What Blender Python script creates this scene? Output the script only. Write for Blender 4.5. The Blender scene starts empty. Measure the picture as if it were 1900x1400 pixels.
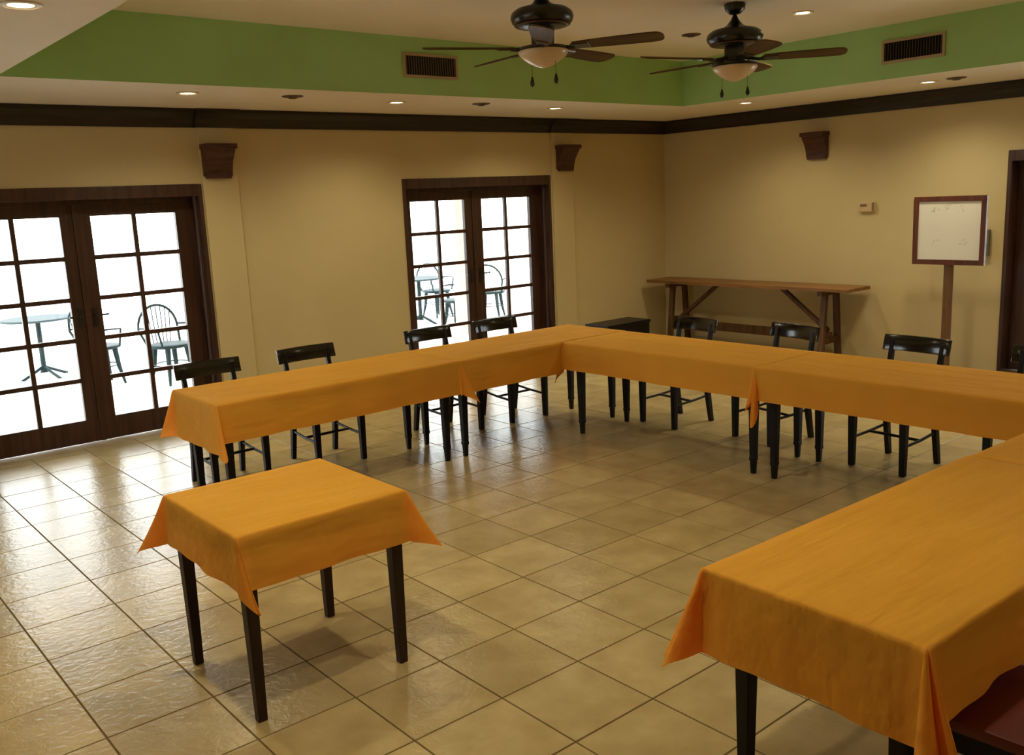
import bpy, bmesh, math, random
from mathutils import Vector, Matrix, Euler
random.seed(7)
C = bpy.context.scene.collection
SC = bpy.context.scene
T = 0.4                                   # one floor tile = 0.4 m; many positions below are in tiles

# ------------------------------------------------------------------ camera
F_PX = 1712.1
YAW, PITCH, ROLL = 0.87655, 0.19182, 0.04457
CAM = Vector((-4.945*T, -6.296*T, 4.636*T))
fw = Vector((math.cos(PITCH)*math.cos(YAW), math.cos(PITCH)*math.sin(YAW), -math.sin(PITCH)))
rt = Vector((math.sin(YAW), -math.cos(YAW), 0)); dn = fw.cross(rt)
cr, sr = math.cos(ROLL), math.sin(ROLL)
R_ = cr*rt + sr*dn; D_ = -sr*rt + cr*dn
cam_data = bpy.data.cameras.new('camera'); cam = bpy.data.objects.new('camera', cam_data); C.objects.link(cam)
cam_data.sensor_fit = 'HORIZONTAL'; cam_data.sensor_width = 36.0; cam_data.lens = 36.0*F_PX/1900.0
cam_data.clip_start = 0.05; cam_data.clip_end = 500
m3 = Matrix((R_, -D_, -fw)).transposed()
cam.matrix_world = Matrix.Translation(CAM) @ m3.to_4x4()
SC.camera = cam

# ------------------------------------------------------------------ world, exposure
w = bpy.data.worlds.new('sky'); SC.world = w; w.use_nodes = True
bg = w.node_tree.nodes['Background']
bg.inputs[0].default_value = (0.97, 0.98, 1.0, 1); bg.inputs[1].default_value = 8.5
SC.view_settings.view_transform = 'Standard'; SC.view_settings.look = 'None'
SC.view_settings.gamma = 1.0; SC.view_settings.use_curve_mapping = False
SC.view_settings.exposure = 0.0
DOWNLIGHT_W = 72.0

# ------------------------------------------------------------------ materials
def mat(name, col, rough=0.5, spec=0.5, metal=0.0, noise=None, bump=None, emit=None, coat=0.0, sheen=0.0, transl=0.0, wood=None):
    m = bpy.data.materials.new(name); m.use_nodes = True
    nt = m.node_tree; b = nt.nodes['Principled BSDF']
    b.inputs['Base Color'].default_value = (*col, 1); b.inputs['Roughness'].default_value = rough
    b.inputs['Specular IOR Level'].default_value = spec; b.inputs['Metallic'].default_value = metal
    if coat: b.inputs['Coat Weight'].default_value = coat; b.inputs['Coat Roughness'].default_value = 0.15
    if sheen: b.inputs['Sheen Weight'].default_value = sheen; b.inputs['Sheen Roughness'].default_value = 0.5
    tc = nt.nodes.new('ShaderNodeTexCoord')
    if noise:                              # (scale, amount)
        n = nt.nodes.new('ShaderNodeTexNoise'); n.inputs['Scale'].default_value = noise[0]; n.inputs['Detail'].default_value = 4
        nt.links.new(tc.outputs['Object'], n.inputs['Vector'])
        r = nt.nodes.new('ShaderNodeValToRGB'); a = noise[1]
        r.color_ramp.elements[0].position = 0.3; r.color_ramp.elements[1].position = 0.7
        r.color_ramp.elements[0].color = (*[c*(1-a) for c in col], 1); r.color_ramp.elements[1].color = (*[min(1, c*(1+a)) for c in col], 1)
        nt.links.new(n.outputs['Fac'], r.inputs['Fac']); nt.links.new(r.outputs['Color'], b.inputs['Base Color'])
    if wood:                               # (axis scale xyz, amount)
        mp = nt.nodes.new('ShaderNodeMapping'); mp.inputs['Scale'].default_value = wood[0]
        nt.links.new(tc.outputs['Object'], mp.inputs['Vector'])
        n = nt.nodes.new('ShaderNodeTexNoise'); n.inputs['Scale'].default_value = 1.0; n.inputs['Detail'].default_value = 5; n.inputs['Distortion'].default_value = 0.6
        nt.links.new(mp.outputs['Vector'], n.inputs['Vector'])
        r = nt.nodes.new('ShaderNodeValToRGB'); a = wood[1]
        r.color_ramp.elements[0].position = 0.35; r.color_ramp.elements[1].position = 0.65
        r.color_ramp.elements[0].color = (*[c*(1-a) for c in col], 1); r.color_ramp.elements[1].color = (*[min(1, c*(1+a)) for c in col], 1)
        nt.links.new(n.outputs['Fac'], r.inputs['Fac']); nt.links.new(r.outputs['Color'], b.inputs['Base Color'])
    if bump:                               # (scale, strength, distance)
        n2 = nt.nodes.new('ShaderNodeTexNoise'); n2.inputs['Scale'].default_value = bump[0]; n2.inputs['Detail'].default_value = 3
        if len(bump) > 3:
            mp2 = nt.nodes.new('ShaderNodeMapping'); mp2.inputs['Scale'].default_value = bump[3]; mp2.inputs['Rotation'].default_value = (0, 0, 0.12)
            nt.links.new(tc.outputs['Object'], mp2.inputs['Vector']); nt.links.new(mp2.outputs['Vector'], n2.inputs['Vector'])
        else: nt.links.new(tc.outputs['Object'], n2.inputs['Vector'])
        bp = nt.nodes.new('ShaderNodeBump'); bp.inputs['Strength'].default_value = bump[1]; bp.inputs['Distance'].default_value = bump[2]
        nt.links.new(n2.outputs['Fac'], bp.inputs['Height']); nt.links.new(bp.outputs['Normal'], b.inputs['Normal'])
    if emit:
        b.inputs['Emission Color'].default_value = (*emit[0], 1); b.inputs['Emission Strength'].default_value = emit[1]
    if transl:
        tr = nt.nodes.new('ShaderNodeBsdfTranslucent'); tr.inputs['Color'].default_value = (col[0], col[1]*0.22, col[2]*0.4, 1)
        mx = nt.nodes.new('ShaderNodeMixShader'); mx.inputs[0].default_value = transl
        out = nt.nodes['Material Output']
        nt.links.new(b.outputs[0], mx.inputs[1]); nt.links.new(tr.outputs[0], mx.inputs[2]); nt.links.new(mx.outputs[0], out.inputs[0])
    return m

def glass_mat():
    m = bpy.data.materials.new('window_glass'); m.use_nodes = True; nt = m.node_tree
    nt.nodes.remove(nt.nodes['Principled BSDF']); out = nt.nodes['Material Output']
    t = nt.nodes.new('ShaderNodeBsdfTransparent'); t.inputs[0].default_value = (0.94, 0.97, 0.96, 1)
    g = nt.nodes.new('ShaderNodeBsdfGlossy'); g.inputs['Roughness'].default_value = 0.02
    fr = nt.nodes.new('ShaderNodeFresnel'); fr.inputs[0].default_value = 1.45
    mx = nt.nodes.new('ShaderNodeMixShader')
    nt.links.new(fr.outputs[0], mx.inputs[0]); nt.links.new(t.outputs[0], mx.inputs[1]); nt.links.new(g.outputs[0], mx.inputs[2])
    nt.links.new(mx.outputs[0], out.inputs[0]); return m

def tile_mat():
    m = mat('floor_tile', (0.52, 0.40, 0.22), rough=0.24, spec=0.27)
    nt = m.node_tree; b = nt.nodes['Principled BSDF']
    geo = nt.nodes.new('ShaderNodeNewGeometry'); oi = nt.nodes.new('ShaderNodeObjectInfo')
    n = nt.nodes.new('ShaderNodeTexNoise'); n.inputs['Scale'].default_value = 5.0; n.inputs['Detail'].default_value = 6
    nt.links.new(geo.outputs['Position'], n.inputs['Vector'])
    r = nt.nodes.new('ShaderNodeValToRGB')
    r.color_ramp.elements[0].position = 0.3; r.color_ramp.elements[1].position = 0.72
    r.color_ramp.elements[0].color = (0.385, 0.28, 0.125, 1); r.color_ramp.elements[1].color = (0.52, 0.40, 0.195, 1)
    nt.links.new(n.outputs['Fac'], r.inputs['Fac'])
    mr = nt.nodes.new('ShaderNodeMapRange'); mr.inputs['To Min'].default_value = 0.90; mr.inputs['To Max'].default_value = 1.08
    nt.links.new(oi.outputs['Random'], mr.inputs['Value'])
    hs = nt.nodes.new('ShaderNodeHueSaturation'); nt.links.new(mr.outputs[0], hs.inputs['Value']); nt.links.new(r.outputs['Color'], hs.inputs['Color'])
    nt.links.new(hs.outputs['Color'], b.inputs['Base Color'])
    n2 = nt.nodes.new('ShaderNodeTexNoise'); n2.inputs['Scale'].default_value = 26.0; n2.inputs['Detail'].default_value = 3; n2.inputs['Distortion'].default_value = 0.8
    nt.links.new(geo.outputs['Position'], n2.inputs['Vector'])
    bp = nt.nodes.new('ShaderNodeBump'); bp.inputs['Strength'].default_value = 0.3; bp.inputs['Distance'].default_value = 0.007
    nt.links.new(n2.outputs['Fac'], bp.inputs['Height']); nt.links.new(bp.outputs['Normal'], b.inputs['Normal'])
    return m

M = dict(
    wall=mat('cream_wall_paint', (0.58, 0.46, 0.24), rough=0.55, spec=0.3, noise=(1.3, 0.04), bump=(60, 0.15, 0.002)),
    soffit=mat('off_white_ceiling_paint', (0.88, 0.80, 0.67), rough=0.7, spec=0.2, noise=(1.0, 0.03), bump=(80, 0.1, 0.002)),
    green=mat('green_paint', (0.38, 0.62, 0.24), rough=0.6, spec=0.3, noise=(2.0, 0.05)),
    crown=mat('dark_stained_moulding', (0.020, 0.013, 0.010), rough=0.45, spec=0.4, wood=((3, 3, 40), 0.3)),
    grout=mat('brown_grout', (0.13, 0.080, 0.033), rough=0.9, spec=0.2, noise=(30, 0.2)),
    tile=tile_mat(),
    door=mat('dark_door_wood', (0.050, 0.020, 0.012), rough=0.38, spec=0.5, wood=((25, 25, 1.5), 0.35)),
    glass=glass_mat(),
    cloth=mat('orange_tablecloth', (0.97, 0.47, 0.06), rough=0.85, spec=0.12, noise=(2.5, 0.05), bump=(3.2, 0.7, 0.045, (0.45, 2.6, 1.5)), transl=0.36),
    black=mat('black_stained_wood', (0.006, 0.005, 0.005), rough=0.40, spec=0.22, wood=((20, 20, 3), 0.3)),
    rail=mat('black_lacquered_wood', (0.009, 0.007, 0.006), rough=0.13, spec=0.6, wood=((4, 20, 20), 0.3)),
    maroon=mat('maroon_vinyl', (0.13, 0.014, 0.010), rough=0.4, spec=0.5, bump=(40, 0.1, 0.002)),
    legwood=mat('dark_brown_table_wood', (0.026, 0.011, 0.008), rough=0.45, spec=0.3, wood=((20, 20, 2), 0.3)),
    plank=mat('brown_plank_wood', (0.23, 0.105, 0.030), rough=0.45, spec=0.4, wood=((30, 1.5, 30), 0.35)),
    trestle=mat('dark_trestle_wood', (0.10, 0.045, 0.018), rough=0.55, spec=0.35, wood=((25, 25, 2), 0.35)),
    corbel=mat('reddish_corbel_wood', (0.075, 0.028, 0.016), rough=0.5, spec=0.4, wood=((6, 6, 30), 0.35)),
    fanblack=mat('black_fan_metal', (0.010, 0.010, 0.010), rough=0.28, spec=0.6),
    blade=mat('walnut_fan_blade', (0.10, 0.058, 0.024), rough=0.55, spec=0.08, wood=((2, 25, 25), 0.3)),
    frost=mat('frosted_glass_shade', (0.72, 0.55, 0.36), rough=0.3, spec=0.5),
    ventframe=mat('beige_vent_metal', (0.42, 0.32, 0.19), rough=0.5, spec=0.4),
    ventslat=mat('grey_brown_vent_slat', (0.13, 0.10, 0.07), rough=0.5, spec=0.4),
    dark=mat('dark_void', (0.012, 0.010, 0.008), rough=0.9, spec=0.1),
    ring=mat('white_light_trim', (0.75, 0.66, 0.50), rough=0.4, spec=0.4),
    bulb=mat('lit_lens', (1, 0.9, 0.7), emit=((1.0, 0.80, 0.50), 14.0)),
    deadring=mat('brown_light_trim', (0.12, 0.06, 0.035), rough=0.5, spec=0.3),
    deadbulb=mat('unlit_dark_lamp', (0.06, 0.03, 0.02), rough=0.4, spec=0.4),
    easelwood=mat('red_brown_easel_wood', (0.10, 0.026, 0.010), rough=0.4, spec=0.4, wood=((20, 20, 2), 0.3)),
    postwood=mat('brown_post_wood', (0.14, 0.065, 0.02), rough=0.5, spec=0.4, wood=((20, 20, 2), 0.3)),
    board=mat('white_board', (0.74, 0.70, 0.62), rough=0.35, spec=0.4, noise=(3, 0.02)),
    smudge=mat('faded_grey_ink', (0.60, 0.58, 0.50), rough=0.6, spec=0.2, noise=(30, 0.1)),
    ivory=mat('ivory_plastic', (0.55, 0.40, 0.20), rough=0.45, spec=0.4),
    ivorydark=mat('brown_plastic', (0.20, 0.12, 0.06), rough=0.45, spec=0.4),
    greybox=mat('grey_green_metal', (0.16, 0.15, 0.10), rough=0.5, spec=0.4),
    peach=mat('peach_post_paint', (0.88, 0.62, 0.48), rough=0.7, spec=0.2, noise=(6, 0.05)),
    patiofloor=mat('pale_patio_concrete', (0.75, 0.74, 0.72), rough=0.8, spec=0.2, noise=(3, 0.05)),
    patiometal=mat('teal_green_patio_metal', (0.010, 0.027, 0.033), rough=0.6, spec=0.2),
    chrome=mat('brushed_steel', (0.5, 0.48, 0.45), rough=0.3, spec=0.5, metal=1.0),
)

# ------------------------------------------------------------------ mesh helpers
def BM(): return bmesh.new()
def box(bm, x0, x1, y0, y1, z0, z1):
    v = [bm.verts.new(p) for p in ((x0,y0,z0),(x1,y0,z0),(x1,y1,z0),(x0,y1,z0),(x0,y0,z1),(x1,y0,z1),(x1,y1,z1),(x0,y1,z1))]
    for f in ((3,2,1,0),(4,5,6,7),(0,1,5,4),(1,2,6,5),(2,3,7,6),(3,0,4,7)): bm.faces.new([v[i] for i in f])
    return v
def sections(bm, secs):
    """stack of rectangles: (cx, cy, z, wx, wy)"""
    rings = []
    for cx, cy, z, wx, wy in secs:
        rings.append([bm.verts.new((cx+sx*wx/2, cy+sy*wy/2, z)) for sx, sy in ((-1,-1),(1,-1),(1,1),(-1,1))])
    for a, b in zip(rings, rings[1:]):
        for i in range(4): bm.faces.new((a[i], a[(i+1)%4], b[(i+1)%4], b[i]))
    bm.faces.new(rings[0][::-1]); bm.faces.new(rings[-1])
def lathe(bm, prof, n=24, c=(0,0)):
    rings = []
    for r, z in prof:
        if r < 1e-5: rings.append([bm.verts.new((c[0], c[1], z))])
        else: rings.append([bm.verts.new((c[0]+r*math.cos(2*math.pi*i/n), c[1]+r*math.sin(2*math.pi*i/n), z)) for i in range(n)])
    for a, b in zip(rings, rings[1:]):
        for i in range(n):
            j = (i+1) % n
            if len(a) == 1 and len(b) == 1: continue
            if len(a) == 1: bm.faces.new((a[0], b[j], b[i]))
            elif len(b) == 1: bm.faces.new((a[i], a[j], b[0]))
            else: bm.faces.new((a[i], a[j], b[j], b[i]))
    if len(rings[0]) > 1: bm.faces.new(rings[0][::-1])
    if len(rings[-1]) > 1: bm.faces.new(rings[-1])
def tube(bm, pts, r, n=8):
    pts = [Vector(p) for p in pts]; rings = []
    for i, p in enumerate(pts):
        d = (pts[min(i+1, len(pts)-1)] - pts[max(i-1, 0)]).normalized()
        a = d.orthogonal().normalized() if i == 0 else (prev - d*prev.dot(d)).normalized()
        prev = a; b = d.cross(a); rr = r[i] if isinstance(r, (list, tuple)) else r
        rings.append([bm.verts.new(p + rr*(math.cos(2*math.pi*k/n)*a + math.sin(2*math.pi*k/n)*b)) for k in range(n)])
    for a, b in zip(rings, rings[1:]):
        for k in range(n): bm.faces.new((a[k], a[(k+1)%n], b[(k+1)%n], b[k]))
    bm.faces.new(rings[0][::-1]); bm.faces.new(rings[-1])
def bar(bm, p0, p1, wa, wb, up=(0,0,1)):
    """rectangular bar from p0 to p1; wa across, wb along 'up'"""
    p0, p1 = Vector(p0), Vector(p1); d = (p1-p0).normalized(); u = Vector(up); u = (u - d*u.dot(d)).normalized(); s = d.cross(u)
    v = []
    for p in (p0, p1):
        for a, b in ((-1,-1),(1,-1),(1,1),(-1,1)): v.append(bm.verts.new(p + s*a*wa/2 + u*b*wb/2))
    for f in ((3,2,1,0),(4,5,6,7),(0,1,5,4),(1,2,6,5),(2,3,7,6),(3,0,4,7)): bm.faces.new([v[i] for i in f])
def prism(bm, prof, x0, x1, axis='x'):
    """profile of (a, z) extruded; axis x: a is y; axis y: a is x"""
    f = (lambda t, a, z: (t, a, z)) if axis == 'x' else (lambda t, a, z: (a, t, z))
    A = [bm.verts.new(f(x0, a, z)) for a, z in prof]; B = [bm.verts.new(f(x1, a, z)) for a, z in prof]
    n = len(prof)
    for i in range(n): bm.faces.new((A[i], A[(i+1)%n], B[(i+1)%n], B[i]))
    bm.faces.new(A[::-1]); bm.faces.new(B)
def mesh(name, bm, m, bevel=0.0, smooth=False):
    bmesh.ops.remove_doubles(bm, verts=bm.verts, dist=1e-6)
    bmesh.ops.recalc_face_normals(bm, faces=bm.faces)
    if bevel:
        bmesh.ops.bevel(bm, geom=[e for e in bm.edges if e.calc_face_angle(0) > 0.5], offset=bevel, segments=2, affect='EDGES', profile=0.6)
    me = bpy.data.meshes.new(name); bm.to_mesh(me); bm.free()
    for mm in (m if isinstance(m, (list, tuple)) else [m]): me.materials.append(mm)
    if smooth:
        for p in me.polygons: p.use_smooth = True
        if smooth == 'auto':
            try: me.set_sharp_from_angle(angle=math.radians(40))
            except Exception: pass
    return me
def obj(name, bm, m, parent=None, loc=None, rot=None, bevel=0.0, smooth=False):
    me = bm if isinstance(bm, bpy.types.Mesh) else mesh(name, bm, m, bevel, smooth)
    o = bpy.data.objects.new(name, me); C.objects.link(o)
    if parent: o.parent = parent
    if loc is not None: o.location = loc
    if rot is not None: o.rotation_euler = rot
    return o
def tag(o, label=None, cat=None, group=None, kind=None):
    if label: o['label'] = label
    if cat: o['category'] = cat
    if group: o['group'] = group
    if kind: o['kind'] = kind
    return o
def thing(name, label, cat, loc=(0,0,0), rz=0.0, group=None):
    o = bpy.data.objects.new(name, None); C.objects.link(o); o.empty_display_size = 0.1
    o.location = loc; o.rotation_euler = (0, 0, rz); return tag(o, label, cat, group)
def copy_tree(o, parent=None):
    c = o.copy(); C.objects.link(c)
    if parent: c.parent = parent
    for ch in list(o.children): copy_tree(ch, c)
    return c
def proj(p):
    d = Vector(p) - CAM; z = d.dot(fw)
    if z < 0.1: return None
    return 950 + F_PX*d.dot(R_)/z, 700 + F_PX*d.dot(D_)/z

# ------------------------------------------------------------------ room shell
U0, U1, V0, V1 = -10.0, 18.1, -12.0, 13.4          # room in tiles
X0, X1, Y0, Y1 = U0*T, U1*T, V0*T, V1*T
ZS, ZU = 6.76*T, 7.86*T                            # soffit and raised ceiling
TU0, TU1, TV0, TV1 = -1.45*T, 14.45*T, -7.5*T, 9.63*T
WT = 0.26                                          # wall thickness
DZ = 5.22*T                                        # door opening height
D1 = (-2.0*T, 3.03*T); D2 = (8.16*T, 13.17*T); D3 = (-2.01*T, 3.02*T); D5 = (5.5*T, 10.5*T)

bm = BM(); box(bm, X0-WT, X1+WT, Y0-WT, Y1+WT, -0.15, -0.0025)
floor = tag(obj('floor', bm, M['grout']), kind='structure')
# floor tiles
G = 0.0032
def tile_mesh():
    bm = BM(); h = T/2-G; c = 0.0014
    rings = [[(-h,-h),(h,-h),(h,h),(-h,h)], [(-h+c,-h+c),(h-c,-h+c),(h-c,h-c),(-h+c,h-c)]]
    a = [bm.verts.new((x, y, -0.012)) for x, y in rings[0]]; b = [bm.verts.new((x, y, -0.0015)) for x, y in rings[0]]
    d = [bm.verts.new((x, y, 0.0)) for x, y in rings[1]]
    for i in range(4):
        j = (i+1) % 4; bm.faces.new((a[i], a[j], b[j], b[i])); bm.faces.new((b[i], b[j], d[j], d[i]))
    bm.faces.new(d); return mesh('tile', bm, M['tile'])
TM = tile_mesh()
cells = []
for iu in range(int(U0), 19):
    for iv in range(int(V0), 14):
        cx, cy = (iu+0.5)*T, (iv+0.5)*T
        x0, x1, y0, y1 = iu*T, min((iu+1)*T, X1), iv*T, min((iv+1)*T, Y1)
        p = proj((cx, cy, 0)); area = 0
        if p and -120 < p[0] < 2020 and 300 < p[1] < 1520 and x1-x0 > T*0.99 and y1-y0 > T*0.99:
            q = [proj((a, b, 0)) for a, b in ((x0,y0),(x1,y0),(x1,y1),(x0,y1))]
            if all(q): area = abs(sum(q[i][0]*q[(i+1)%4][1]-q[(i+1)%4][0]*q[i][1] for i in range(4)))/2
        cells.append((area, x0, x1, y0, y1))
cells.sort(key=lambda c: -c[0])
rest = BM()
for k, (area, x0, x1, y0, y1) in enumerate(cells):
    if k < 300 and area > 0:
        o = bpy.data.objects.new('tile', TM); C.objects.link(o); o.parent = floor
        o.location = ((x0+x1)/2, (y0+y1)/2, random.uniform(-0.0004, 0.0004))
        o.rotation_euler = (random.uniform(-1, 1)*0.0016, random.uniform(-1, 1)*0.0016, 0)
    else: box(rest, x0+G, x1-G, y0+G, y1-G, -0.012, 0.0)
for a, b in (D1, D2): box(rest, a+0.04, b-0.04, Y1+0.001, Y1+WT, -0.012, -0.0005)
tag(obj('tile_field', rest, M['tile'], floor), kind='stuff')

def wall_with_openings(bm, a0, a1, t0, t1, opens, axis):
    """wall from a0..a1 along the axis, thickness t0..t1, openings [(b0,b1)] from the floor to DZ"""
    f = (lambda a, b, z0, z1: box(bm, a, b, t0, t1, z0, z1)) if axis == 'x' else (lambda a, b, z0, z1: box(bm, t0, t1, a, b, z0, z1))
    cur = a0
    for b0, b1 in sorted(opens):
        f(cur, b0, 0, ZU); f(b0, b1, DZ, ZU); cur = b1
    f(cur, a1, 0, ZU)
bm = BM(); wall_with_openings(bm, X0-WT, X1+WT, Y1, Y1+WT, [D1, D2], 'x')
wall_back = tag(obj('wall_back', bm, M['wall']), kind='structure')
bm = BM(); wall_with_openings(bm, Y0, Y1, X1, X1+WT, [D3], 'y')
wall_right = tag(obj('wall_right', bm, M['wall']), kind='structure')
bm = BM(); wall_with_openings(bm, Y0, Y1, X0-WT, X0, [D5], 'y')
wall_left = tag(obj('wall_left', bm, M['wall']), kind='structure')
bm = BM(); wall_with_openings(bm, X0-WT, X1+WT, Y0-WT, Y0, [], 'x')
wall_front = tag(obj('wall_front', bm, M['wall']), kind='structure')
PIL = [(3.06*T, 3.86*T), (13.24*T, 14.04*T)]
PP = 0.025
for a, b in PIL:
    bm = BM(); box(bm, a, b, Y1-PP, Y1+0.005, 0.0, ZS); obj('pilaster', bm, M['wall'], wall_back, bevel=0.004)

bm = BM(); box(bm, TU0-0.05, TU1+0.05, TV0-0.05, TV1+0.05, ZU, ZU+0.1)
ceiling = tag(obj('ceiling', bm, M['soffit']), kind='structure')
bm = BM(); SD = 0.06
e_ = 0.003
for a in ((X0, TU0-e_, Y0, Y1), (TU1+e_, X1, Y0, Y1), (TU0-e_, TU1+e_, TV1+e_, Y1), (TU0-e_, TU1+e_, Y0, TV0-e_)): box(bm, *a, ZS, ZS+SD)
obj('soffit', bm, M['soffit'], ceiling)
for a in ((TU0-0.05, TU0, TV0, TV1), (TU1, TU1+0.05, TV0, TV1), (TU0-0.05, TU1+0.05, TV1, TV1+0.05), (TU0-0.05, TU1+0.05, TV0-0.05, TV0)):
    bm = BM(); box(bm, *a, ZS+0.0004, ZU); obj('tray_side', bm, M['green'], ceiling)

# crown moulding: cove profile running along each wall
CZ0, CZ1 = 6.385*T, 6.755*T
def crown_prof(wall, s):                           # s = +1 / -1 into the room
    return [(wall, CZ0), (wall+s*0.022, CZ0), (wall+s*0.030, CZ0+0.03), (wall+s*0.048, CZ0+0.075), (wall+s*0.085, CZ0+0.115), (wall+s*0.10, CZ0+0.125), (wall+s*0.10, CZ1), (wall, CZ1)]
bm = BM(); prism(bm, crown_prof(Y1, -1), X0, X1, 'x')
for a, b in PIL: prism(bm, crown_prof(Y1-PP, -1), a-0.03, b+0.03, 'x')
tag(obj('trim_1', bm, M['crown']), kind='structure')
bm = BM(); prism(bm, crown_prof(X1, -1), Y0, Y1, 'y'); tag(obj('trim_2', bm, M['crown']), kind='structure')
bm = BM(); prism(bm, crown_prof(X0, 1), Y0, Y1, 'y'); tag(obj('trim_3', bm, M['crown']), kind='structure')

# ------------------------------------------------------------------ french doors
RD = 0.156                                         # how deep the leaves sit in the wall
def french_door(name, label, loc, rz, width):
    """local frame: x along the wall, +y outwards, origin at the middle of the opening on the inner wall face"""
    d = bpy.data.objects.new(name, None); C.objects.link(d); d.location = loc; d.rotation_euler = (0, 0, rz)
    tag(d, label, None, None, 'structure')
    h = width/2; H = DZ
    bm = BM()                                      # lining of the opening plus a flat casing edge
    box(bm, -h, -h+0.035, -0.012, WT, 0, H); box(bm, h-0.035, h, -0.012, WT, 0, H); box(bm, -h+0.035, h-0.035, -0.012, WT, H-0.10, H); box(bm, -h+0.035, h-0.035, RD-0.014, RD-0.001, H-0.135, H-0.10)
    box(bm, -h+0.035, -h+0.052, RD+0.05, RD+0.075, 0, H-0.10); box(bm, -h+0.052, h-0.052, RD+0.05, RD+0.075, H-0.14, H-0.10); box(bm, h-0.052, h-0.035, RD+0.05, RD+0.075, 0, H-0.10)
    obj('door_frame', bm, M['door'], d, bevel=0.003)
    bm = BM(); tube(bm, [(h-0.035, 0.075, 0.0), (h-0.035, 0.075, H-0.10)], 0.024, 10); obj('jamb_bead', bm, M['door'], d, smooth='auto')
    g0, g1 = 0.118, 0.815                          # glass from / to (distance from the middle)
    zb, zt = 0.49*T, 4.65*T; e = h-0.039; lt = H-0.102
    for s in (-1, 1):
        def X(a, b): return (min(s*a, s*b), max(s*a, s*b))
        bm = BM(); y0, y1 = RD, RD+0.045
        box(bm, *X(0.002, g0), y0, y1, 0.006, lt); box(bm, *X(g1, e), y0, y1, 0.006, lt)
        box(bm, *X(g0, g1), y0, y1, 0.006, zb); box(bm, *X(g0, g1), y0, y1, zt, lt)
        if s > 0: box(bm, -0.02, 0.02, y0-0.012, y0, 0.006, lt)
        leaf = obj('door_leaf', bm, M['door'], d)
        cw, ch = (g1-g0)/2, (zt-zb)/5; mw = 0.036
        bm = BM(); cx = s*(g0+g1)/2; box(bm, cx-mw/2, cx+mw/2, y0+0.006, y1-0.006, zb, zt); obj('muntin', bm, M['door'], leaf)
        for k in range(1, 5):
            z = zb+k*ch; bm = BM(); box(bm, *X(g0, g1), y0+0.008, y1-0.008, z-mw/2, z+mw/2); obj('muntin', bm, M['door'], leaf)
        for i in range(2):
            for k in range(5):
                bm = BM(); xa, xb = X(g0+i*cw, g0+(i+1)*cw); box(bm, xa, xb, RD+0.020, RD+0.025, zb+k*ch, zb+(k+1)*ch)
                obj('pane', bm, M['glass'], leaf)
        bm = BM(); hx = s*0.055
        box(bm, hx-0.018, hx+0.018, y0-0.006, y0, 0.96, 1.12); tube(bm, [(hx, y0-0.006, 1.06), (hx, y0-0.045, 1.06), (hx+s*0.02, y0-0.05, 1.06), (hx+s*0.10, y0-0.05, 1.06)], 0.008, 8)
        obj('door_handle', bm, M['fanblack'], leaf)
    return d
french_door('door_1', 'dark wooden french door nearest the clothed square table, at left end of wall', ((D1[0]+D1[1])/2, Y1, 0), 0, D1[1]-D1[0])
french_door('door_2', 'dark wooden french door near the far corner behind the chairs', ((D2[0]+D2[1])/2, Y1, 0), 0, D2[1]-D2[0])
french_door('door_3', 'dark wooden french door beside the white sign, cut by picture edge', (X1, (D3[0]+D3[1])/2, 0), -math.pi/2, D3[1]-D3[0])
french_door('door_4', 'dark wooden french door in the side wall', (X0, (D5[0]+D5[1])/2, 0), math.pi/2, D5[1]-D5[0])

# ------------------------------------------------------------------ outside: patio
bm = BM(); box(bm, -40, 60, Y1+WT, 60, -0.25, -0.04); box(bm, X1+WT, 60, -40, Y1+WT, -0.25, -0.04); box(bm, -40, X0-WT, -40, Y1+WT, -0.25, -0.04); box(bm, X0-WT, X1+WT, -40, Y0-WT, -0.25, -0.04)
tag(obj('patio_ground', bm, M['patiofloor']), kind='structure')

bm = BM(); box(bm, -14, 26, Y1+WT, Y1+WT+2.7, 2.74, 2.86)
tag(obj('porch_roof', bm, M['soffit']), kind='structure')
for k, px in enumerate((-3.3, 6.02, 10.9)):
    t = thing('porch_post', ['peach porch post outside, past left end of the left door', 'peach porch post seen through left leaf of far door', 'peach porch post outside beyond the far corner'][k], 'post', (px, Y1+WT+2.55, -0.04), 0, 'porch posts along the patio')
    bm = BM(); box(bm, -0.06, 0.06, -0.06, 0.06, 0.12, 2.66); obj('shaft', bm, M['peach'], t)
    bm = BM(); box(bm, -0.09, 0.09, -0.09, 0.09, 0, 0.12); obj('base', bm, M['peach'], t)
    bm = BM(); box(bm, -0.085, 0.085, -0.085, 0.085, 2.66, 2.78); obj('capital', bm, M['peach'], t)

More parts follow.
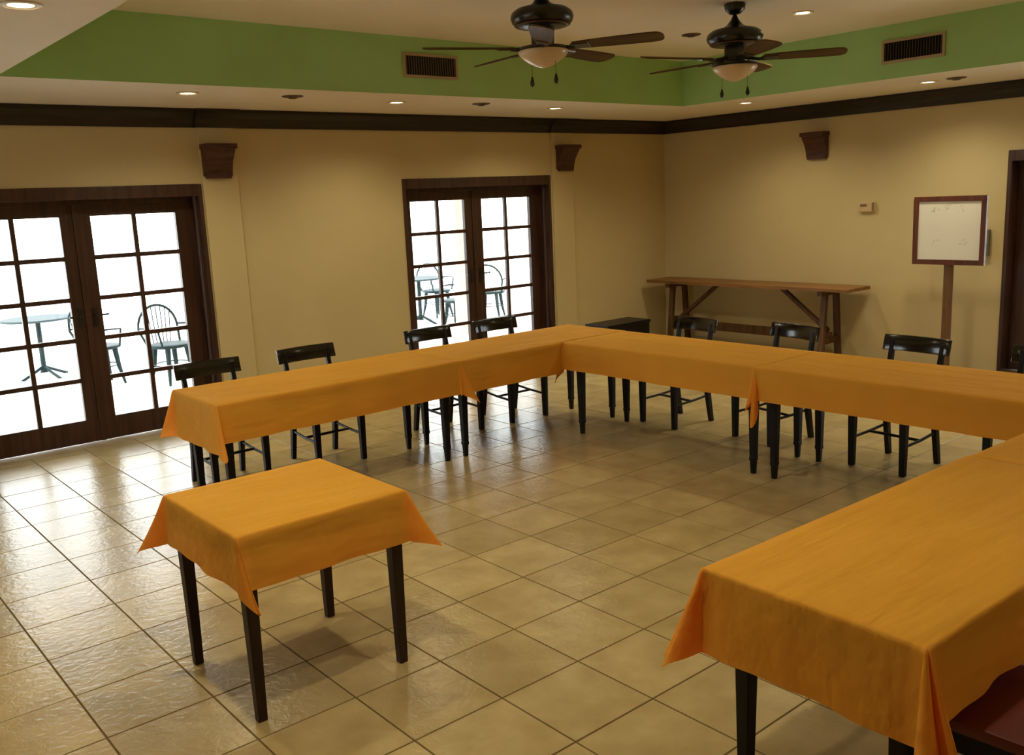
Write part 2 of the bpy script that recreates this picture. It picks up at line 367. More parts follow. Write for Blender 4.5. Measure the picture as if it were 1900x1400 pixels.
def patio_chair(label):
    t = thing('patio_chair', label, 'chair', group='metal chairs on the patio')
    bm = BM(); lathe(bm, [(0, 0.41), (0.20, 0.41), (0.23, 0.42), (0.23, 0.447), (0.20, 0.455), (0, 0.455)], 24); obj('seat', bm, M['patiometal'], t)
    for a in (45, 135, 225, 315):
        c, s = math.cos(math.radians(a)), math.sin(math.radians(a)); bm = BM()
        tube(bm, [(0.17*c, 0.17*s, 0.435), (0.20*c, 0.20*s, 0.2), (0.25*c, 0.25*s, 0.0)], [0.034, 0.026, 0.014], 6); obj('leg', bm, M['patiometal'], t)
    bm = BM()                                      # arched back hoop and arms
    hoop = [(0.25*math.cos(math.radians(k)), 0.20+0.02*math.sin(math.radians(k)), 0.62+0.26*math.sin(math.radians(k))) for k in range(0, 181, 15)]
    tube(bm, [(0.21, 0.12, 0.44)]+hoop+[(-0.21, 0.12, 0.44)], 0.015, 6)
    obj('back_hoop', bm, M['patiometal'], t)
    for k in range(-3, 4):
        x = k*0.058; zt = 0.62+0.26*math.sqrt(max(0, 1-(x/0.25)**2)); bm = BM()
        tube(bm, [(x*0.75, 0.185, 0.45), (x, 0.215, zt)], 0.006, 6); obj('spindle', bm, M['patiometal'], t)
    for s in (-1, 1): bm = BM(); tube(bm, [(s*0.25, 0.20, 0.64), (s*0.27, 0.0, 0.65), (s*0.25, -0.16, 0.64), (s*0.20, -0.15, 0.44)], 0.012, 6); obj('armrest', bm, M['patiometal'], t)
    bm = BM(); tube(bm, [(0.2*math.cos(math.radians(a)), 0.2*math.sin(math.radians(a)), 0.22) for a in range(0, 361, 30)], 0.007, 6); obj('stretcher', bm, M['patiometal'], t)
    return t
pc = patio_chair('teal metal patio chair with arched back close outside the left door')
spots = [(4.25, 19.8, 0.25, None), (2.75, 21.3, 1.7, 'teal metal patio chair partly behind the chair nearest the left door'),
         (0.3, 26.0, -0.9, 'small distant teal patio chair seen through the left leaf of the left door'),
         (17.4, 25.2, 0.1, 'teal metal patio chair with spindle back seen in the left leaf of far door'),
         (18.2, 22.6, 2.2, 'teal metal patio chair seen through right leaf of the far door'),
         (15.6, 21.3, -1.7, 'teal metal patio chair standing closest outside the far door')]
for i, (u, v, rz, lab) in enumerate(spots):
    o = pc if i == 0 else copy_tree(pc)
    o.location = (u*T, v*T, -0.04); o.rotation_euler = (0, 0, rz)
    if lab: o['label'] = lab
def patio_table(label, u, v):
    t = thing('patio_table', label, 'table', (u*T, v*T, -0.04), group='metal tables on the patio')
    bm = BM(); lathe(bm, [(0, 0.70), (0.40, 0.70), (0.42, 0.71), (0.40, 0.725), (0, 0.725)], 28); obj('tabletop', bm, M['patiometal'], t)
    bm = BM(); lathe(bm, [(0.05, 0.06), (0.03, 0.12), (0.03, 0.66), (0.08, 0.70)], 12); obj('pedestal', bm, M['patiometal'], t)
    for a in (0, 90, 180, 270):
        c, s = math.cos(math.radians(a+20)), math.sin(math.radians(a+20)); bm = BM(); tube(bm, [(0.03*c, 0.03*s, 0.12), (0.18*c, 0.18*s, 0.05), (0.30*c, 0.30*s, 0.0)], 0.018, 6); obj('foot', bm, M['patiometal'], t)
patio_table('round teal patio table outside the left door', 1.9, 24.2)
patio_table('round teal patio table outside the far door', 15.7, 24.0)

# ------------------------------------------------------------------ corbels
def corbel():
    t = thing('corbel', 'stepped wooden corbel on the wall above right edge of left door', 'corbel', group='stepped wall corbels')
    w = 0.14
    bm = BM(); box(bm, -w, w, -0.145, 0.0, 0.225, 0.268); obj('cap_slab', bm, M['corbel'], t, bevel=0.003)
    bm = BM(); prism(bm, [(0, 0.002), (-0.022, 0.0), (-0.03, 0.05), (-0.05, 0.11), (-0.08, 0.16), (-0.115, 0.20), (-0.125, 0.225), (0, 0.225)], -w+0.012, w-0.012, 'x'); obj('bracket', bm, M['corbel'], t, bevel=0.002)
    bm = BM(); box(bm, -w+0.03, w-0.03, -0.036, -0.001, -0.018, 0.03); obj('base_block', bm, M['corbel'], t)
    return t
cb = corbel(); cb.location = (3.40*T, Y1-PP, 5.37*T)
c2 = copy_tree(cb); c2.location = (13.70*T, Y1-PP, 5.37*T); c2['label'] = 'stepped wooden corbel on the wall above right edge of far door'
c3 = copy_tree(cb); c3.location = (X1, 7.98*T, 5.35*T); c3.rotation_euler = (0, 0, -math.pi/2); c3['label'] = 'stepped wooden corbel alone on the wall above the trestle table'

# ------------------------------------------------------------------ vents
def vent():
    t = thing('air_vent', 'beige air vent grille in the green tray, left of the fans', 'vent', group='air vents in the green ceiling recess')
    W, H = 0.27, 0.095
    bm = BM(); box(bm, -W, W, -0.014, 0, H-0.022, H); box(bm, -W, W, -0.014, 0, -H, -H+0.022); box(bm, -W, -W+0.022, -0.014, 0, -H+0.022, H-0.022); box(bm, W-0.022, W, -0.014, 0, -H+0.022, H-0.022)
    obj('frame', bm, M['ventframe'], t)
    bm = BM(); box(bm, -W+0.02, W-0.02, -0.003, -0.001, -H+0.02, H-0.02); obj('backing', bm, M['dark'], t)
    sm = None
    n = 21
    for k in range(n):
        x = -W+0.022+(2*W-0.044)*(k+0.5)/n
        if sm is None:
            bm = BM(); bar(bm, (0, -0.0075, -H+0.021), (0, -0.0075, H-0.021), 0.0035, 0.010, up=(0.6, -1, 0)); sm = mesh('slat', bm, M['ventslat'])
        obj('slat', sm, None, t, loc=(x, 0, 0))
    return t
v1 = vent(); v1.location = (6.53*T, TV1, 7.32*T)
v2 = copy_tree(v1); v2.location = (TU1, 3.56*T, 7.31*T); v2.rotation_euler = (0, 0, -math.pi/2); v2['label'] = 'beige air vent grille in the green tray, right of the fans'

# ------------------------------------------------------------------ recessed lights
def downlight(u, v, z, label, lit=True, power=DOWNLIGHT_W):
    t = thing('recessed_light' if lit else 'unlit_recessed_light', label, 'light', (u*T, v*T, z), group='lit recessed ceiling lights' if lit else 'unlit recessed ceiling lights')
    bm = BM(); lathe(bm, [(0.060, -0.0005), (0.082, -0.0005), (0.080, -0.006), (0.066, -0.009), (0.060, -0.004)], 28); obj('trim_ring', bm, M['ring' if lit else 'deadring'], t)
    bm = BM(); lathe(bm, [(0, -0.006), (0.045, -0.005), (0.0605, -0.002)], 28) if lit else lathe(bm, [(0, -0.022), (0.03, -0.02), (0.05, -0.006), (0.0605, -0.002)], 28)
    lens = obj('lens' if lit else 'lamp', bm, M['bulb' if lit else 'deadbulb'], t, smooth=True)
    if lit:
        l = bpy.data.lights.new('lamp_light', 'SPOT'); l.energy = power; l.color = (1.0, 0.90, 0.60); l.spot_size = math.radians(150); l.spot_blend = 0.9; l.shadow_soft_size = 0.05
        lo = bpy.data.objects.new('lamp_light', l); C.objects.link(lo); lo.parent = lens; lo.location = (0, 0, -0.015)
    return t
downlight(1.87, 10.7, ZS, 'lit recessed light in the soffit above left door')
downlight(6.5, 10.9, ZS, 'lit recessed light in the soffit below the left vent')
downlight(11.13, 10.9, ZS, 'lit recessed light in the soffit above far door')
downlight(15.45, 8.41, ZS, 'lit recessed light in the soffit near the far corner, below the right fan')
downlight(15.95, 3.95, ZS, 'lit recessed light in the soffit below the right vent')
downlight(-2.3, 4.33, ZS, 'lit recessed light in the bright white soffit at top left')
downlight(11.41, 4.21, ZU, 'lit recessed light in the raised ceiling right of the fans')
downlight(1.4, 4.2, ZU, 'lit recessed light in the raised ceiling above the small square table')
downlight(11.4, -2.4, ZU, 'lit recessed light in the raised ceiling nearer the right side door')
downlight(1.4, -2.4, ZU, 'lit recessed light in the raised ceiling above the near table row')
downlight(-2.3, -0.4, ZS, 'added unseen fill light in the soffit behind the bright white one')  # extra lamp out of view, added to lift the ambient light
downlight(3.4, -9.6, ZS, 'added unseen fill light in the soffit behind the near table row')  # unseen lamp added for warm bounce onto the front faces
downlight(9.6, -9.6, ZS, 'added unseen fill light in the soffit near the front wall')  # second added lamp out of view, more warm fill from behind the camera
downlight(15.95, -1.0, ZS, 'lit recessed light in the soffit beside the right side door')
downlight(3.9, 10.59, ZS, 'unlit dark recessed light between the left two lit soffit lights', False)
downlight(8.6, 10.63, ZS, 'unlit dark recessed light between left vent and far door', False)
downlight(15.87, 3.29, ZS, 'unlit dark recessed light close to lit light below right vent', False)
downlight(11.34, 6.84, ZU, 'unlit dark recessed light in the raised ceiling between the two fans', False)

# ------------------------------------------------------------------ ceiling fans
def ceiling_fan(label):
    t = thing('ceiling_fan', label, 'fan', group='black ceiling fans')
    z = lambda a: a*T - ZU                          # heights given in tiles
    bm = BM(); lathe(bm, [(0.0, 0.0), (0.072, 0.0), (0.075, -0.012), (0.068, -0.045), (0.040, -0.072), (0.014, -0.078)], 24); obj('canopy', bm, M['fanblack'], t, smooth='auto')
    bm = BM(); lathe(bm, [(0.012, -0.07), (0.012, z(7.58))], 12); obj('downrod', bm, M['fanblack'], t, smooth='auto')
    bm = BM(); lathe(bm, [(0.014, z(7.66)), (0.030, z(7.58)), (0.060, z(7.49)), (0.100, z(7.44)), (0.160, z(7.41)), (0.192, z(7.35)), (0.199, z(7.28)), (0.190, z(7.21)), (0.165, z(7.165)), (0.110, z(7.14)), (0.055, z(7.13)), (0.0, z(7.13))], 32)
    mo = obj('motor_housing', bm, M['fanblack'], t, smooth='auto')
    bm = BM(); lathe(bm, [(0.172, z(7.178)), (0.178, z(7.168)), (0.166, z(7.152)), (0.158, z(7.158))], 32); obj('trim_band', bm, M['deadring'], mo, smooth='auto')
    bm = BM(); lathe(bm, [(0.07, z(7.135)), (0.075, z(7.06)), (0.072, z(6.88)), (0.085, z(6.86)), (0.155, z(6.835)), (0.160, z(6.80)), (0.152, z(6.785)), (0.0, z(6.785))], 28); obj('light_fitter', bm, M['fanblack'], t, smooth='auto')
    bm = BM(); lathe(bm, [(0.158, z(6.785)), (0.160, z(6.76)), (0.140, z(6.69)), (0.095, z(6.61)), (0.050, z(6.555)), (0.018, z(6.53)), (0, z(6.527))], 32); obj('glass_shade', bm, M['frost'], t, smooth=True)
    bb = None
    for k in range(5):
        if bb is None:
            out = [(0.20, 0.048), (0.30, 0.060), (0.50, 0.070), (0.68, 0.074), (0.735, 0.068), (0.758, 0.050), (0.768, 0.02)]
            pts = out + [(x, -y) for x, y in reversed(out)]
            bm = BM(); a = [bm.verts.new((x, y, 0.004)) for x, y in pts]; b = [bm.verts.new((x, y, -0.004)) for x, y in pts]; n = len(pts)
            bm.faces.new(a); bm.faces.new(b[::-1])
            for i in range(n): bm.faces.new((a[i], b[i], b[(i+1)%n], a[(i+1)%n]))
            bb = mesh('blade', bm, M['blade'])
            bm = BM(); tube(bm, [(0.06, 0, 0.012), (0.12, 0, 0.0), (0.17, 0, -0.010), (0.21, 0, -0.006)], [0.014, 0.012, 0.012, 0.014], 8)
            sections(bm, [(0.245, 0, -0.012, 0.11, 0.07), (0.245, 0, -0.0045, 0.12, 0.082)]); ir = mesh('blade_iron', bm, M['fanblack'])
        o = obj('blade', bb, None, t, loc=(0, 0, z(6.91)), rot=Euler((math.radians(-12), 0, math.radians(72*k)), 'XYZ'))
        obj('blade_iron', ir, None, o)
    for s in (-1, 1):
        bm = BM(); tube(bm, [(s*0.085, -s*0.03, z(6.80)), (s*0.09, -s*0.03, z(6.42))], 0.0016, 5)
        ch = obj('pull_chain', bm, M['deadring'], t)
        bm = BM(); lathe(bm, [(0, z(6.43)), (0.006, z(6.41)), (0.015, z(6.32)), (0.013, z(6.28)), (0, z(6.255))], 12, c=(s*0.09, -s*0.03)); obj('chain_knob', bm, M['fanblack'], ch, smooth=True)
    return t
fan = ceiling_fan('black ceiling fan with walnut blades, left of the two and nearer'); fan.location = (5.38*T, 4.98*T, ZU); fan.rotation_euler = (0, 0, math.radians(-61))
fan2 = copy_tree(fan)
for ch in fan.children:                            # the nearer fan hangs on a shorter rod
    if ch.name.split('.')[0] not in ('canopy', 'downrod'): ch.location.z += 0.008 if ch.name.split('.')[0] == 'blade' else 0.042; fan2.location = (9.45*T, 4.33*T, ZU); fan2.rotation_euler = (0, 0, math.radians(-53)); fan2['label'] = 'black ceiling fan with walnut blades, right of the two and further'

# ------------------------------------------------------------------ tables and cloths
TZ = 0.735
def table(name, label, cx, cy, L, W, rz=0.0, inset=0.07, group=None, square_leg=(0.056, 0.040), ferrule=True, inset_y=None):
    t = thing(name, label, 'table', (cx, cy, 0), rz, group)
    iy = inset if inset_y is None else inset_y
    bm = BM(); box(bm, -L/2, L/2, -W/2, W/2, TZ-0.03, TZ); obj('tabletop', bm, M['legwood'], t)
    a, b = L/2-inset, W/2-iy; bm = BM()
    box(bm, -a, a, -b-0.01, -b+0.012, TZ-0.11, TZ-0.03); box(bm, -a, a, b-0.012, b+0.01, TZ-0.11, TZ-0.03)
    box(bm, -a-0.01, -a+0.012, -b+0.012, b-0.012, TZ-0.11, TZ-0.03); box(bm, a-0.012, a+0.01, -b+0.012, b-0.012, TZ-0.11, TZ-0.03)
    obj('apron', bm, M['legwood'], t)
    w0, w1 = square_leg
    bm = BM()
    if ferrule: sections(bm, [(0,0,0,w1*0.72,w1*0.72), (0,0,0.085,w1*0.88,w1*0.88), (0,0,0.092,w1*1.08,w1*1.08), (0,0,0.11,w1*1.08,w1*1.08), (0,0,0.117,w1,w1), (0,0,TZ-0.12,w0,w0), (0,0,TZ-0.03,w0,w0)])
    else: sections(bm, [(0,0,0,w1,w1), (0,0,TZ-0.12,w0,w0), (0,0,TZ-0.03,w0,w0)])
    lm = mesh('leg', bm, M['black'] if ferrule else M['legwood'], bevel=0.004)
    for sx in (-1, 1):
        for sy in (-1, 1): obj('leg', lm, None, t, loc=(sx*a, sy*b, 0))
    return t
def sm(x): return x*x*(3-2*x)
def cloth(label, cx, cy, L, W, drops, rz=0.0, ears=None, seed=0, group='orange tablecloths on the meeting tables', z=TZ+0.003, folds=(), seams=()):
    """drops = (x-, x+, y-, y+); ears = {(sx,sy): (spread, twist degrees, extra length)}"""
    rnd = random.Random(seed); bm = BM(); ears = ears or {}
    nx, ny = max(12, int(L/0.04)), max(8, int(W/0.04)); hx, hy = L/2+0.004, W/2+0.004
    ph = [rnd.uniform(0, 6.28) for _ in range(8)]
    def wr(x, y, amp=0.0016):
        e = min(1, min(hx-abs(x), hy-abs(y))/0.12)
        crease = 0.0018*math.exp(-((y-0.08*W*math.sin(ph[6]))/0.012)**2) + 0.0015*math.exp(-((x-0.1*L*math.sin(ph[7]))/0.012)**2)
        return e*(amp*(1+math.sin(9*x+ph[0]+3*math.sin(4*y+ph[1]))*math.sin(7*y+ph[2]) + 0.6*math.sin(23*y+5*math.sin(3*x+ph[3])))) + e*crease
    grid = [[bm.verts.new((-hx+2*hx*i/nx, -hy+2*hy*j/ny, wr(-hx+2*hx*i/nx, -hy+2*hy*j/ny))) for j in range(ny+1)] for i in range(nx+1)]
    for i in range(nx):
        for j in range(ny): bm.faces.new((grid[i][j], grid[i+1][j], grid[i+1][j+1], grid[i][j+1]))
    dxm, dxp, dym, dyp = drops
    def seam(side, a):                             # 1 where the cloth is tucked between two tables, 0 where it hangs free
        f = 0.0
        for sd, a0, a1 in seams:
            if sd == side: f = max(f, min(1, max(0, min(a-a0, a1-a)/0.05)))
        return float(sm(f))
    # perimeter, counter-clockwise, each entry: top vert, outward dir, cloth length, fan info
    per = []; K = 16
    def corner(v, p, sx, sy, a0):
        dX = dxp if sx > 0 else dxm; dY = dyp if sy > 0 else dym
        spread, twist, extra, lobes = (tuple(ears.get((sx, sy), (0.25, 0, 1.0))) + (0.0,))[:4]
        ax = 0 if sx > 0 else 180; ay = 90 if sy > 0 else 270
        for k in range(K+1):
            ang = math.radians(a0 + 90*k/K); d = Vector((math.cos(ang), math.sin(ang), 0))
            lx = dX/max(1e-4, abs(d.x)); ly = dY/max(1e-4, abs(d.y)); r = (lx**-4+ly**-4)**-0.25*(1+(extra*1.08-1)*math.sin(k/K*math.pi)**0.6)
            ph_ = k/K*math.pi/2; g = spread*math.sin(2*ph_)**0.85
            tw = math.radians(a0+45+twist); per.append((v, Vector(p), d, r, (g, Vector((math.cos(tw), math.sin(tw), 0)), lobes*abs(math.sin(2*ph_))**0.5*abs(math.cos(2*ph_))), ph_))
    X = lambda i: -hx+2*hx*i/nx; Y = lambda j: -hy+2*hy*j/ny
    for i in range(1, nx): per.append((grid[i][0], Vector((X(i), -hy, 0)), Vector((0, -1, 0)), dym, seam('y-', X(i)), X(i)))
    corner(grid[nx][0], (hx, -hy, 0), 1, -1, 270)
    for j in range(1, ny): per.append((grid[nx][j], Vector((hx, Y(j), 0)), Vector((1, 0, 0)), dxp, seam('x+', Y(j)), Y(j)))
    corner(grid[nx][ny], (hx, hy, 0), 1, 1, 0)
    for i in range(nx-1, 0, -1): per.append((grid[i][ny], Vector((X(i), hy, 0)), Vector((0, 1, 0)), dyp, seam('y+', X(i)), X(i)+3))
    corner(grid[0][ny], (-hx, hy, 0), -1, 1, 90)
    for j in range(ny-1, 0, -1): per.append((grid[0][j], Vector((-hx, Y(j), 0)), Vector((-1, 0, 0)), dxm, seam('x-', Y(j)), Y(j)+7))
    corner(grid[0][0], (-hx, -hy, 0), -1, -1, 180)
    rows = [0.03, 0.07, 0.14, 0.25, 0.38, 0.52, 0.66, 0.8, 0.92, 1.0]
    cols = []
    for v, p, d, r, fan_, s in per:
        col = [v]
        for t_ in rows:
            q = r*t_; rd = 0.010*(1-math.exp(-q/0.006)); zz = -q+0.004*(1-math.exp(-q/0.006))
            if isinstance(fan_, float):
                q = (r*(1-fan_)+0.12*fan_)*t_; rd = (0.010-0.008*fan_)*(1-math.exp(-q/0.006)); zz = -q+0.004*(1-math.exp(-q/0.006))
                wave = 0.010*t_*math.sin(s*11+ph[4])*math.sin(s*4.3+ph[5]) + 0.004*t_*math.sin(s*29+ph[2])
                out = d*(rd + (0.035*q + wave)*(1-fan_))
                for fs, fa in folds: out += d*0.016*t_*math.exp(-((s-fs)/0.018)**2)*fa
                pos = p + out + Vector((0, 0, zz))
            else:
                g, dd, lb = fan_
                pos = p + d*(rd + 0.035*q + 0.03*q*math.sin(s*2) + lb*q) + dd*g*q*(0.75+0.25*t_) + Vector((0, 0, zz*math.sqrt(max(0.2, 1-g*g))))
            col.append(bm.verts.new(pos))
        cols.append(col)
    n = len(cols)
    for i in range(n):
        a, b = cols[i], cols[(i+1) % n]
        for k in range(len(rows)):
            vs = [a[k], a[k+1], b[k+1], b[k]]
            u = []
            for x in vs:
                if x not in u: u.append(x)
            if len(u) >= 3:
                try: bm.faces.new(u)
                except ValueError: pass
    me = mesh('tablecloth', bm, M['cloth'], smooth=True)
    o = obj('tablecloth', me, None, loc=(cx, cy, z), rot=(0, 0, rz))
    return tag(o, label, 'tablecloth', group)

DR = 0.245
# small square table
SX, SY = -1.06*T, 2.03*T
table('side_table', 'small square table with brown tapered legs standing alone in the foreground', SX, SY, 0.69, 0.67, inset=0.012+0.022, square_leg=(0.052, 0.036), ferrule=False)
cloth('orange tablecloth on the small square table in the foreground', SX, SY, 0.69, 0.67, (0.21, 0.21, 0.215, 0.21), seed=3, group=None,
      ears={(-1,-1): (0.27, 80, 1.08, 0.10), (1,-1): (0.44, -5, 0.97, 0.1), (-1,1): (0.42, 12, 1.0, 0.1), (1,1): (0.3, 0, 1)})
# U of long tables
TW = 1.70*T
GT = 'long tables set in a U'
U_A = (0.22, 4.66); U_B = (4.70, 8.98); VR = (6.72, 8.42)
def lt(label, clab, u0, u1, v0, v1, drops, ears=None, seed=0, rz=0.0, folds=(), seams=()):
    cx, cy, L, W = (u0+u1)/2*T, (v0+v1)/2*T, (u1-u0)*T, (v1-v0)*T
    table('long_table', label, cx, cy, L, W, rz, group=GT, inset=0.075, inset_y=0.09)
    return cloth(clab, cx, cy, L, W, drops, rz, ears, seed, folds=folds, seams=seams)
lt('long black-legged table at the door end of the left row', 'orange tablecloth on the door end table of the left row', *U_A, *VR,
   (0.31, DR, DR, DR), {(-1,-1): (0.18, 70, 0.97, 0.08), (-1,1): (0.27, 5, 0.9, 0.1), (1,-1): (0.32, 30, 1.1, 0.1), (1,1): (0.2, 0, 1)}, 11, seams=[('x+', -9, 9)])
lt('long black-legged table of the left row that fills the far corner', 'orange tablecloth on the left row table at the far corner', *U_B, *VR,
   (DR, DR, DR, DR), {(-1,-1): (0.12, 20, 0.8), (-1,1): (0.2, 0, 1)}, 12, seams=[('x-', -9, 9), ('y-', 0.10, 9)])
def lt_y(label, clab, u0, u1, v0, v1, drops, ears=None, seed=0, rz=0.0, seams=()):
    # long side along y: built along x and turned a quarter
    cx, cy, L, W = (u0+u1)/2*T, (v0+v1)/2*T, (v1-v0)*T, (u1-u0)*T
    table('long_table', label, cx, cy, L, W, math.pi/2, group=GT, inset=0.075, inset_y=0.09)
    return cloth(clab, cx, cy, L, W, drops, math.pi/2, ears, seed, seams=seams)
# local x -> world y, local y -> world -x : y+ local is the aisle side
lt_y('long black-legged table of the far row next to the corner', 'orange tablecloth on the far row table next to the corner', 7.22, 8.95, 2.27, 6.66,
     (DR, DR, DR, 0.215), {(1,1): (0.16, 30, 1.1, 0.1), (-1,1): (0.30, -30, 1.3, 0.1)}, 13, seams=[('x-', -9, 9), ('x+', -9, 9)])
lt_y('long black-legged table of the far row nearest the side door', 'orange tablecloth on the far row table nearest the side door', 7.20, 8.95, -2.15, 2.23,
     (DR, DR, DR, 0.215), {(1,1): (0.16, 15, 1.0), (-1,1): (0.1, 0, 0.8)}, 14, seams=[('x-', -9, 9), ('x+', -9, 9)])
NR = math.radians(-1.6)
lt('long black-legged table at the near end of the right row', 'orange tablecloth hanging over the nearest table, with deep corner folds', 0.30, 4.42, -3.92, -2.22,
   (0.275, DR, 0.235, 0.24), {(-1,1): (0.26, 10, 1.0, 0.22), (-1,-1): (0.12, 60, 1.0, 0.42), (1,1): (0.2, 0, 1)}, 15, rz=NR, seams=[('x+', -9, 9)])
lt('long black-legged table of the right row against the far row', 'orange tablecloth on the right row table joined to the far row', 4.46, 8.9, -4.07, -2.37,
   (DR, DR, DR, DR), {}, 16, rz=NR, seams=[('x-', -9, 9), ('y+', 0.17, 9)])

# ------------------------------------------------------------------ chairs
def chair(label):
    """faces -y; origin on the floor under the seat centre"""
    t = thing('dining_chair', label, 'chair', group='black wooden dining chairs')
    for s in (-1, 1):
        bm = BM(); sections(bm, [(s*0.185, -0.19, 0, 0.036, 0.036), (s*0.185, -0.19, 0.30, 0.044, 0.044), (s*0.185, -0.19, 0.435, 0.046, 0.046)]); obj('front_leg', bm, M['black'], t, bevel=0.004)
        bm = BM(); sections(bm, [(s*0.178, 0.225, 0, 0.032, 0.036), (s*0.176, 0.19, 0.22, 0.034, 0.042), (s*0.174, 0.18, 0.44, 0.034, 0.044), (s*0.176, 0.205, 0.64, 0.032, 0.036), (s*0.178, 0.235, 0.80, 0.030, 0.026)]); obj('back_leg', bm, M['black'], t, bevel=0.003)
    bm = BM(); box(bm, -0.185, 0.185, -0.205, -0.178, 0.375, 0.435); box(bm, -0.180, 0.180, 0.168, 0.190, 0.375, 0.435)
    for s in (-1, 1): bar(bm, (s*0.185, -0.19, 0.405), (s*0.175, 0.18, 0.405), 0.024, 0.06)
    obj('seat_frame', bm, M['black'], t)
    bm = BM(); v = box(bm, -0.215, 0.215, -0.225, 0.195, 0.435, 0.472)
    for i in (2, 3, 6, 7): v[i].co.x *= 0.90
    obj('seat', bm, M['maroon'], t, bevel=0.014, smooth='auto')
    bm = BM()                                      # curved top rail
    n = 10; A = []
    for i in range(n+1):
        x = -0.235+0.47*i/n; y = 0.222+0.030*(1-(x/0.235)**2); A.append((x, y))
    secs = []
    for x, y in A: secs.append([bm.verts.new((x, y+dy+lean, z)) for dy, z, lean in ((-0.011, 0.728, -0.014), (0.011, 0.728, -0.014), (0.011, 0.832, 0.012), (-0.011, 0.832, 0.012))])
    for a, b in zip(secs, secs[1:]):
        for k in range(4): bm.faces.new((a[k], a[(k+1)%4], b[(k+1)%4], b[k]))
    bm.faces.new(secs[0][::-1]); bm.faces.new(secs[-1]); obj('top_rail', bm, M['rail'], t, bevel=0.006, smooth='auto')
    bm = BM(); bar(bm, (-0.175, 0.20, 0.60), (0.175, 0.20, 0.60), 0.016, 0.05); obj('back_slat', bm, M['black'], t, bevel=0.003)
    for s in (-1, 1): bm = BM(); tube(bm, [(s*0.185, -0.19, 0.19), (s*0.183, 0.0, 0.20), (s*0.177, 0.195, 0.22)], 0.010, 8); obj('side_stretcher', bm, M['black'], t, smooth='auto')
    bm = BM(); tube(bm, [(-0.183, 0.0, 0.20), (0.183, 0.0, 0.20)], 0.010, 8); obj('cross_stretcher', bm, M['black'], t, smooth='auto')
    return t
ch0 = chair('black chair with plain top rail, in front of the left door, leftmost behind left row')
# (u, v of the seat centre, turn, label)
seats = [(1.16, 8.78, 0.0, None),
         (3.06, 8.76, 0.0, 'black chair against the bare wall between the doors, second from left door'),
         (5.86, 8.76, 0.03, 'black chair in front of the left leaf of the far door'),
         (7.58, 8.70, -0.02, 'black chair in front of the right leaf of the far door'),
         (9.35, 5.70, -math.pi/2-0.11, 'black chair behind the far row, just beside the low black table'),
         (9.55, 3.55, -math.pi/2-0.20, 'black chair with shiny rail at the middle of the far row'),
         (9.34, 1.04, -math.pi/2-0.08, 'black chair directly in front of the white sign post'),
         (9.40, -1.08, -math.pi/2, 'black chair in front of the side door, cut by picture edge'),
         (1.20, -4.28, math.pi, 'black chair with maroon seat tucked under nearest table, bottom right corner')]
for i, (u, v, rz, lab) in enumerate(seats):
    o = ch0 if i == 0 else copy_tree(ch0)
    o.location = (u*T, v*T, 0); o.rotation_euler = (0, 0, rz)
    if lab: o['label'] = lab

# ------------------------------------------------------------------ low black table beyond the corner
t = thing('low_table', 'low black table mostly hidden behind the far corner of the U', 'table', (12.83*T, 10.55*T, 0))
bm = BM(); box(bm, -0.33, 0.33, -0.165, 0.165, 0.485, 0.52); obj('tabletop', bm, M['black'], t, bevel=0.004)
bm = BM(); box(bm, -0.32, 0.32, -0.155, 0.155, 0.30, 0.485); obj('apron', bm, M['black'], t)
for sx in (-1, 1):
    for sy in (-1, 1): bm = BM(); sections(bm, [(sx*0.27, sy*0.12, 0, 0.035, 0.035), (sx*0.27, sy*0.12, 0.31, 0.05, 0.05)]); obj('leg', bm, M['black'], t)

# ------------------------------------------------------------------ trestle table on the right wall
t = thing('trestle_table', 'long narrow wooden trestle table against the wall below the corbel', 'table', (17.42*T, 9.7*T, 0))
L2 = 3.42*T; Wd = 0.225; ZT = 1.95*T
pb = None
for k in range(3):
    w_ = 2*Wd/3; bm = BM(); box(bm, -w_/2+0.001, w_/2-0.001, -L2, L2, 0, 0.036)
    obj('plank', bm, M['plank'], t, loc=(-Wd+w_*(k+0.5), 0, ZT-0.036+random.uniform(-0.001, 0.001)), bevel=0.003)
for s in (-1, 1):
    y = s*2.60*T
    bm = BM(); box(bm, -Wd+0.01, Wd-0.01, y-0.03, y+0.03, ZT-0.085, ZT-0.037); obj('bearer', bm, M['trestle'], t)
    for sx in (-1, 1):
        bm = BM(); bar(bm, (sx*0.11, y, ZT-0.085), (sx*0.175, y, 0.0), 0.045, 0.06, up=(0, 1, 0)); obj('leg', bm, M['trestle'], t)
    bm = BM(); bar(bm, (-0.155, y, 0.20), (0.155, y, 0.20), 0.035, 0.07); obj('cross_rail', bm, M['trestle'], t)
    bm = BM(); bar(bm, (0, y-s*0.02, 0.30), (0, y-s*0.60, ZT-0.045), 0.04, 0.05, up=(1, 0, 0)); obj('brace', bm, M['trestle'], t)
bm = BM(); bar(bm, (0, -2.66*T, 0.235), (0, 2.66*T, 0.235), 0.035, 0.10); obj('long_stretcher', bm, M['trestle'], t)

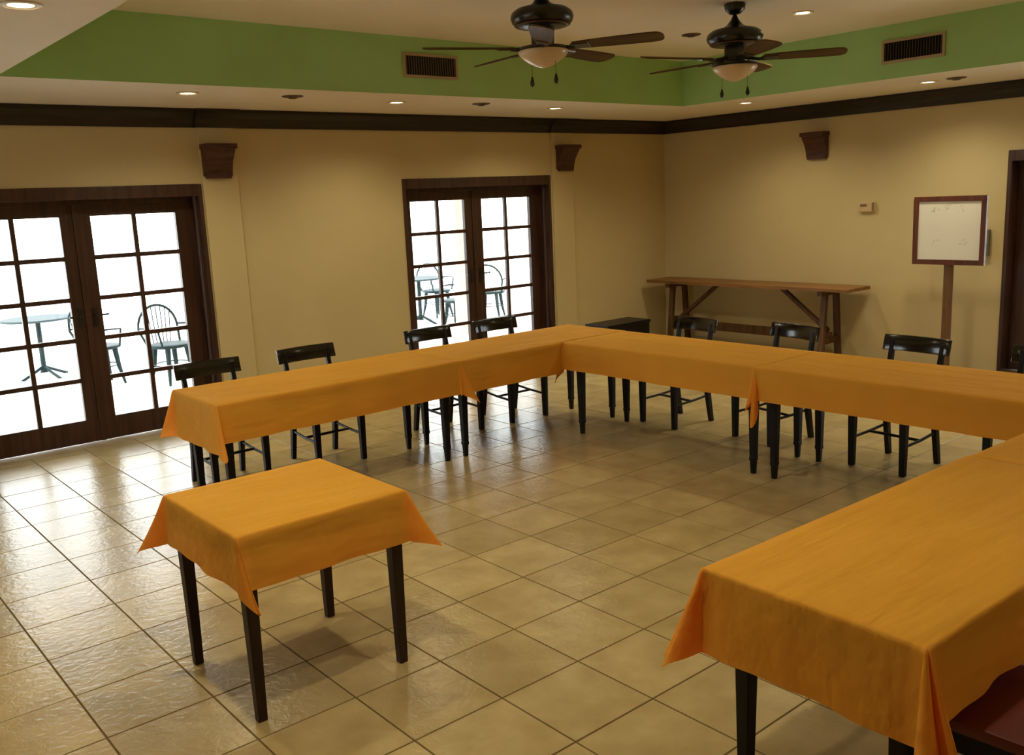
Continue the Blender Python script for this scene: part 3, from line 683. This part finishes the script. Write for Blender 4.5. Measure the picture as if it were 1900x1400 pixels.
# ------------------------------------------------------------------ sign on a post
ex = 17.0*T
t = thing('sign_stand', 'white sign in red-brown frame on a wooden post by side door', 'sign', (ex, 3.82*T, 0))
z0, z1, hw, fr = 2.64*T, 4.235*T, 0.338, 0.047
bm = BM(); box(bm, -0.018, 0.018, -hw, hw, z1-fr, z1); box(bm, -0.018, 0.018, -hw, hw, z0, z0+fr); box(bm, -0.018, 0.018, -hw, -hw+fr, z0+fr, z1-fr); box(bm, -0.018, 0.018, hw-fr, hw, z0+fr, z1-fr)
obj('frame', bm, M['easelwood'], t, bevel=0.003)
bm = BM(); box(bm, -0.008, 0.008, -hw+fr, hw-fr, z0+fr, z1-fr); bd = obj('board', bm, M['board'], t)
zc = (z0+z1)/2
for my, mz in ((0.13, zc+0.19), (0.02, zc+0.21), (-0.11, zc+0.20), (0.14, zc-0.11), (-0.12, zc-0.12)):
    b_ = BM()                                      # worn, unreadable smears of old marker
    for k in range(5):
        p = (my+random.uniform(-0.035, 0.035), mz+random.uniform(-0.03, 0.03)); q = (p[0]+random.uniform(-0.03, 0.03), p[1]+random.uniform(-0.015, 0.015))
        bar(b_, (-0.0084, p[0], p[1]), (-0.0084, q[0], q[1]), 0.012, 0.0006, up=(1, 0, 0))
    obj('faded_mark', b_, M['smudge'], bd)
bm = BM(); box(bm, 0.018, 0.045, -0.042, 0.042, 0.03, z1-0.10); obj('post', bm, M['postwood'], t, bevel=0.003)
bm = BM(); box(bm, -0.20, 0.22, -0.035, 0.035, 0.0, 0.03); box(bm, 0.0, 0.06, -0.22, 0.22, 0.0, 0.03); obj('base', bm, M['postwood'], t)

# ------------------------------------------------------------------ wall boxes
t = thing('thermostat', 'small ivory control box on the wall between corbel and white sign', 'control', (X1, 6.47*T, 4.0*T))
bm = BM(); box(bm, -0.035, 0, -0.085, 0.085, -0.05, 0.05); obj('cover', bm, M['ivory'], t, bevel=0.006)
bm = BM(); box(bm, -0.039, -0.034, 0.0, 0.07, 0.005, 0.03); obj('display', bm, M['ivorydark'], t)
bm = BM(); box(bm, -0.042, -0.034, -0.082, -0.062, -0.04, 0.045); obj('side_grille', bm, M['ivorydark'], t)
t = thing('switch_box', 'grey control box on the wall partly behind the white sign', 'control', (X1, 3.55*T, 3.08*T))
bm = BM(); box(bm, -0.05, 0, -0.09, 0.13, -0.12, 0.13); obj('cover', bm, M['greybox'], t, bevel=0.006)
bm = BM(); box(bm, -0.058, -0.05, -0.02, 0.0, -0.02, 0.06); obj('switch', bm, M['ivorydark'], t)
